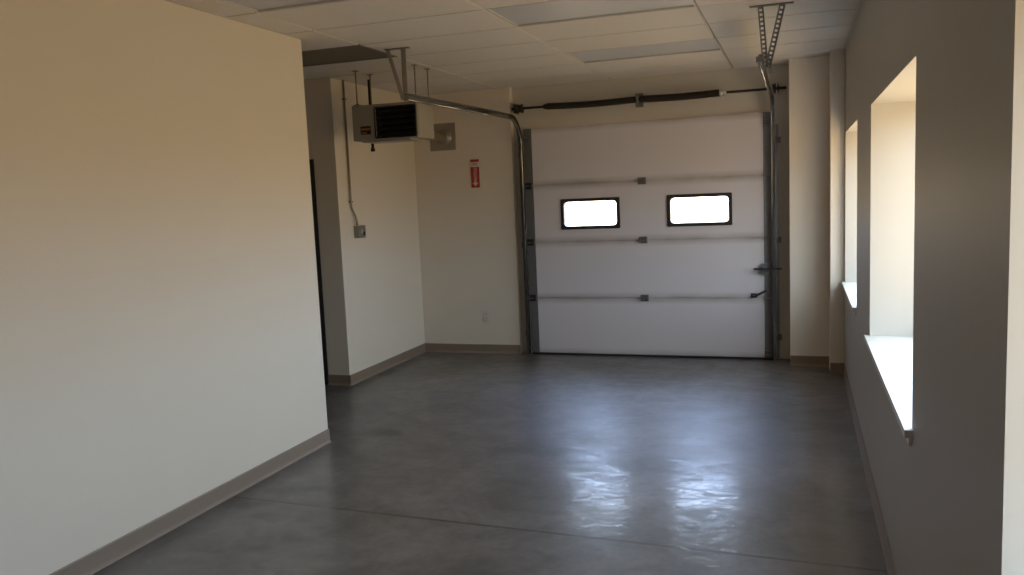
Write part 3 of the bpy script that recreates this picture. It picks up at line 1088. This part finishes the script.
# folded flange along bottom front, small drain pan below
q.box(HX0 + 0.06, HX1 - 0.10, HY0 + 0.05, HY1 - 0.05, HZ0 - 0.012, HZ0 - 0.0005)
q.build('cabinet', M['heater'], r)
q = MB()
q.box(LX0 - 0.006, LX1 + 0.006, HY0 - 0.007, HY0 - 0.0005, LZ0 - 0.012, LZ0)
q.box(LX0 - 0.006, LX1 + 0.006, HY0 - 0.007, HY0 - 0.0005, LZ1, LZ1 + 0.010)
q.box(LX0 - 0.010, LX0, HY0 - 0.007, HY0 - 0.0005, LZ0, LZ1)
q.box(LX1, LX1 + 0.010, HY0 - 0.007, HY0 - 0.0005, LZ0, LZ1)
q.box(LX0, LX1, HY0 + 0.10, HY0 + 0.104, LZ0 - 0.005, LZ1 + 0.005)
q.build('outlet_frame', M['heaterdark'], r)
nl = 5
for k in range(nl):
    zc = LZ0 + (k + 0.5) * (LZ1 - LZ0) / nl
    q = MB()
    rot = Matrix.Rotation(math.radians(32), 3, 'X')
    q.box(LX0 + 0.003, LX1 - 0.003, HY0 - 0.006, HY0 + 0.05, zc - 0.0015, zc + 0.0015, rot=rot)
    q.build('louver', M['louver'], r)
q = MB()
q.box(-3.625, -3.525, HY0 - 0.0025, HY0 - 0.0004, 2.318, 2.388)
lb = q.build('label_plate', M['labeldark'], r)
lb['label'] = 'small dark plate with two tan printed bars'
q = MB()
for (x0, x1, z0, z1) in ((-3.617, -3.597, 2.352, 2.372), (-3.592, -3.574, 2.352, 2.372), (-3.569, -3.551, 2.352, 2.372), (-3.546, -3.531, 2.352, 2.372),
                         (-3.617, -3.563, 2.327, 2.336)):
    q.box(x0, x1, HY0 - 0.0036, HY0 - 0.0026, z0, z1)
q.build('print', M['labeltan'], lb)
for x, y in ((HX0 + 0.035, HY0 + 0.04), (HX0 + 0.035, HY1 - 0.03), (HX1 - 0.02, HY0 + 0.04), (HX1 - 0.02, HY1 - 0.03)):
    q = MB()
    q.tube([(x, y, HZ1 - 0.002), (x, y, ZC - 0.001)], 0.006, seg=8)
    q.box(x - 0.03, x + 0.03, y - 0.018, y + 0.018, HZ1, HZ1 + 0.012)
    q.lathe([(0.011, 0), (0.011, 0.010)], (x, y, HZ1 + 0.012), (0, 0, 1), seg=6)
    q.box(x - 0.022, x + 0.022, y - 0.022, y + 0.022, ZC - 0.006, ZC - 0.001)
    q.build('hanger_rod', M['rod'], r)
# side service panel, lighter
q = MB()
q.box(HX1 + 0.0003, HX1 + 0.004, HY0 + 0.02, HY1 - 0.02, HZ0 + 0.02, HZ1 - 0.02, bevel=0.001)
q.build('side_panel', M['heater'], r)

# black gas pipe behind the heater, with drip leg
r = thing('gas_pipe', (-3.83, 7.08, 2.25), 'black iron pipe dropping from the ceiling behind the heater', 'pipe')
q = MB()
q.tube([(-3.83, 7.08, 2.215), (-3.83, 7.08, ZC - 0.001)], 0.014, seg=12)
q.tube([(-3.83, 7.08, 2.40), (-3.66, 7.08, 2.40), (-3.66, 6.832, 2.40)], 0.012, seg=12)
q.build('pipe_run', M['blackpipe'], r)
q = MB()
q.lathe([(0.018, 0), (0.021, 0.004), (0.021, 0.028), (0.018, 0.032)], (-3.83, 7.08, 2.205), (0, 0, 1), seg=12)
q.build('end_cap', M['blackpipe'], r)
q = MB()
q.lathe([(0.019, -0.024), (0.021, -0.02), (0.021, 0.02), (0.019, 0.024)], (-3.83, 7.08, 2.40), (0, 0, 1), seg=12)
q.build('tee_fitting', M['blackpipe'], r)

# exhaust flue from the heater through the back wall
r = thing('exhaust_flue', (-3.68, YB, 2.40), 'round exhaust flue with square plate on the back wall behind the heater', 'flue')
FX, FZ = -3.675, 2.395
q = MB()
q.tube([(-3.45, HY1 + 0.002, FZ - 0.02), (-3.45, 7.05, FZ - 0.02), (-3.52, 7.3, FZ - 0.01), (-3.62, 7.7, FZ), (FX, 7.95, FZ), (FX, YB - 0.003, FZ)], 0.05, seg=20)
q.build('pipe', M['flue'], r)
q = MB()
q.box(-3.85, -3.545, YB - 0.012, YB - 0.001, 2.255, 2.55, bevel=0.003)
for sx in (-3.83, -3.565):
    for sz in (2.275, 2.53):
        q.lathe([(0.008, 0), (0.008, 0.004)], (sx, YB - 0.012, sz), (0, -1, 0), seg=8)
q.build('wall_plate', M['flue'], r)
q = MB()
q.lathe([(0.052, 0), (0.095, 0.0), (0.092, 0.012), (0.06, 0.022), (0.056, 0.05), (0.052, 0.05)], (FX, YB - 0.0125, FZ), (0, -1, 0), seg=28)
q.build('collar', M['flue'], r)

# ------------------------------------------------------------------ conduit and switch box on the far left wall
r = thing('conduit', (XF + 0.02, 6.96, 1.52), 'thin metal conduit running from the ceiling down to the switch box', 'conduit')
q = MB()
xc = XF + 0.017
q.tube([(xc, 6.955, ZC - 0.001), (xc, 6.96, 1.72), (xc, 6.967, 1.68), (xc + 0.010, 7.01, 1.60), (xc + 0.013, 7.025, 1.55), (xc + 0.013, 7.025, 1.512)], 0.0095, seg=10)
q.build('tubing', M['rod'], r)
for z in (2.70, 1.74):
    q = MB()
    q.box(XF + 0.0005, XF + 0.029, 6.94, 6.98, z - 0.009, z + 0.009, bevel=0.003)
    q.build('strap', M['rod'], r)
r = thing('switch_box', (XF, 7.07, 1.39), 'small grey metal switch box at the end of the conduit', 'switch box')
q = MB()
q.box(XF + 0.0008, XF + 0.055, 7.005, 7.13, 1.39, 1.508, bevel=0.004)
q.build('box_body', M['flue'], r)
q = MB()
q.box(XF + 0.0555, XF + 0.058, 7.003, 7.132, 1.388, 1.51, bevel=0.001)
cv = q.build('cover', M['galv'], r)
q = MB()
q.box(XF + 0.0583, XF + 0.066, 7.045, 7.06, 1.43, 1.47, bevel=0.002)
q.build('toggle', M['plastic'], cv)
q = MB()
q.lathe([(0.017, 0), (0.017, 0.004), (0.010, 0.006)], (XF + 0.0583, 7.10, 1.43), (1, 0, 0), seg=14)
q.build('knob', M['hinge'], cv)


# ------------------------------------------------------------------ fire extinguisher sign
def text_mesh(name, body, size, mat, parent, loc, rot, stretch=1.0):
    cu = bpy.data.curves.new(name, 'FONT')
    cu.body = body
    cu.size = size
    cu.align_x = 'CENTER'
    cu.align_y = 'CENTER'
    cu.extrude = 0.0004
    tmp = bpy.data.objects.new(name + '_tmp', cu)
    COL.objects.link(tmp)
    dg = bpy.context.evaluated_depsgraph_get()
    me = bpy.data.meshes.new_from_object(tmp.evaluated_get(dg))
    bpy.data.objects.remove(tmp)
    bpy.data.curves.remove(cu)
    me.transform(Matrix.Diagonal((1, stretch, 1, 1)))
    me.transform(Matrix.Translation(loc) @ rot.to_4x4())
    me.materials.clear()
    me.materials.append(mat)
    o = bpy.data.objects.new(name, me)
    COL.objects.link(o)
    o.parent = parent
    o.matrix_parent_inverse = parent.matrix_world.inverted()
    return o


SX0, SX1, SZ0, SZ1 = -3.385, -3.285, 1.835, 2.14
r = thing('fire_extinguisher_sign', ((SX0 + SX1) / 2, YB, SZ0), 'small red and white fire extinguisher sign with down arrow on back wall', 'sign')
q = MB()
q.box(SX0, SX1, YB - 0.004, YB - 0.0006, SZ0, SZ1)
q.build('sign_plate', M['signwhite'], r)
q = MB()
q.box(SX0, SX1, YB - 0.0048, YB - 0.0041, SZ1 - 0.028, SZ1)
q.box(SX0, SX1, YB - 0.0048, YB - 0.0041, SZ0, SZ0 + 0.225)
q.build('red_field', M['red'], r)
face = Matrix.Rotation(math.radians(90), 3, 'X')
xm = (SX0 + SX1) / 2
text_mesh('fire_lettering', 'FIRE', 0.036, M['red'], r, (xm, YB - 0.0053, SZ0 + 0.252), face)
text_mesh('extinguisher_lettering', 'EXTINGUISHER', 0.023, M['signwhite'], r, (xm, YB - 0.0055, SZ0 + 0.150),
          face @ Matrix.Rotation(math.radians(-90), 3, 'Z'), 2.3)
q = MB()
q.prism([(xm - 0.012, SZ0 + 0.068), (xm + 0.012, SZ0 + 0.068), (xm + 0.012, SZ0 + 0.052), (xm + 0.034, SZ0 + 0.052), (xm, SZ0 + 0.015), (xm - 0.034, SZ0 + 0.052), (xm - 0.012, SZ0 + 0.052)],
        lambda a_, b2, t_: (a_, t_, b2), YB - 0.0056, YB - 0.0049)
q.build('arrow', M['signwhite'], r)

# ------------------------------------------------------------------ outlet
r = thing('electrical_outlet', (-3.28, YB, 0.42), 'ivory electrical outlet low on the back wall', 'outlet')
q = MB()
q.box(-3.317, -3.243, YB - 0.006, YB - 0.0006, 0.36, 0.48, bevel=0.002)
q.build('cover_plate', M['plastic'], r)
for zc in (0.395, 0.445):
    q = MB()
    q.lathe([(0.017, 0), (0.017, 0.002)], (-3.28, YB - 0.0061, zc), (0, -1, 0), seg=20)
    so = q.build('socket', M['plastic'], r)
    q = MB()
    for dx in (-0.0065, 0.0065):
        q.box(-3.28 + dx - 0.0015, -3.28 + dx + 0.0015, YB - 0.0089, YB - 0.0082, zc - 0.002, zc + 0.008)
    q.lathe([(0.003, 0), (0.003, 0.0007)], (-3.28, YB - 0.0082, zc - 0.009), (0, -1, 0), seg=8)
    q.build('slots', M['slot'], so)
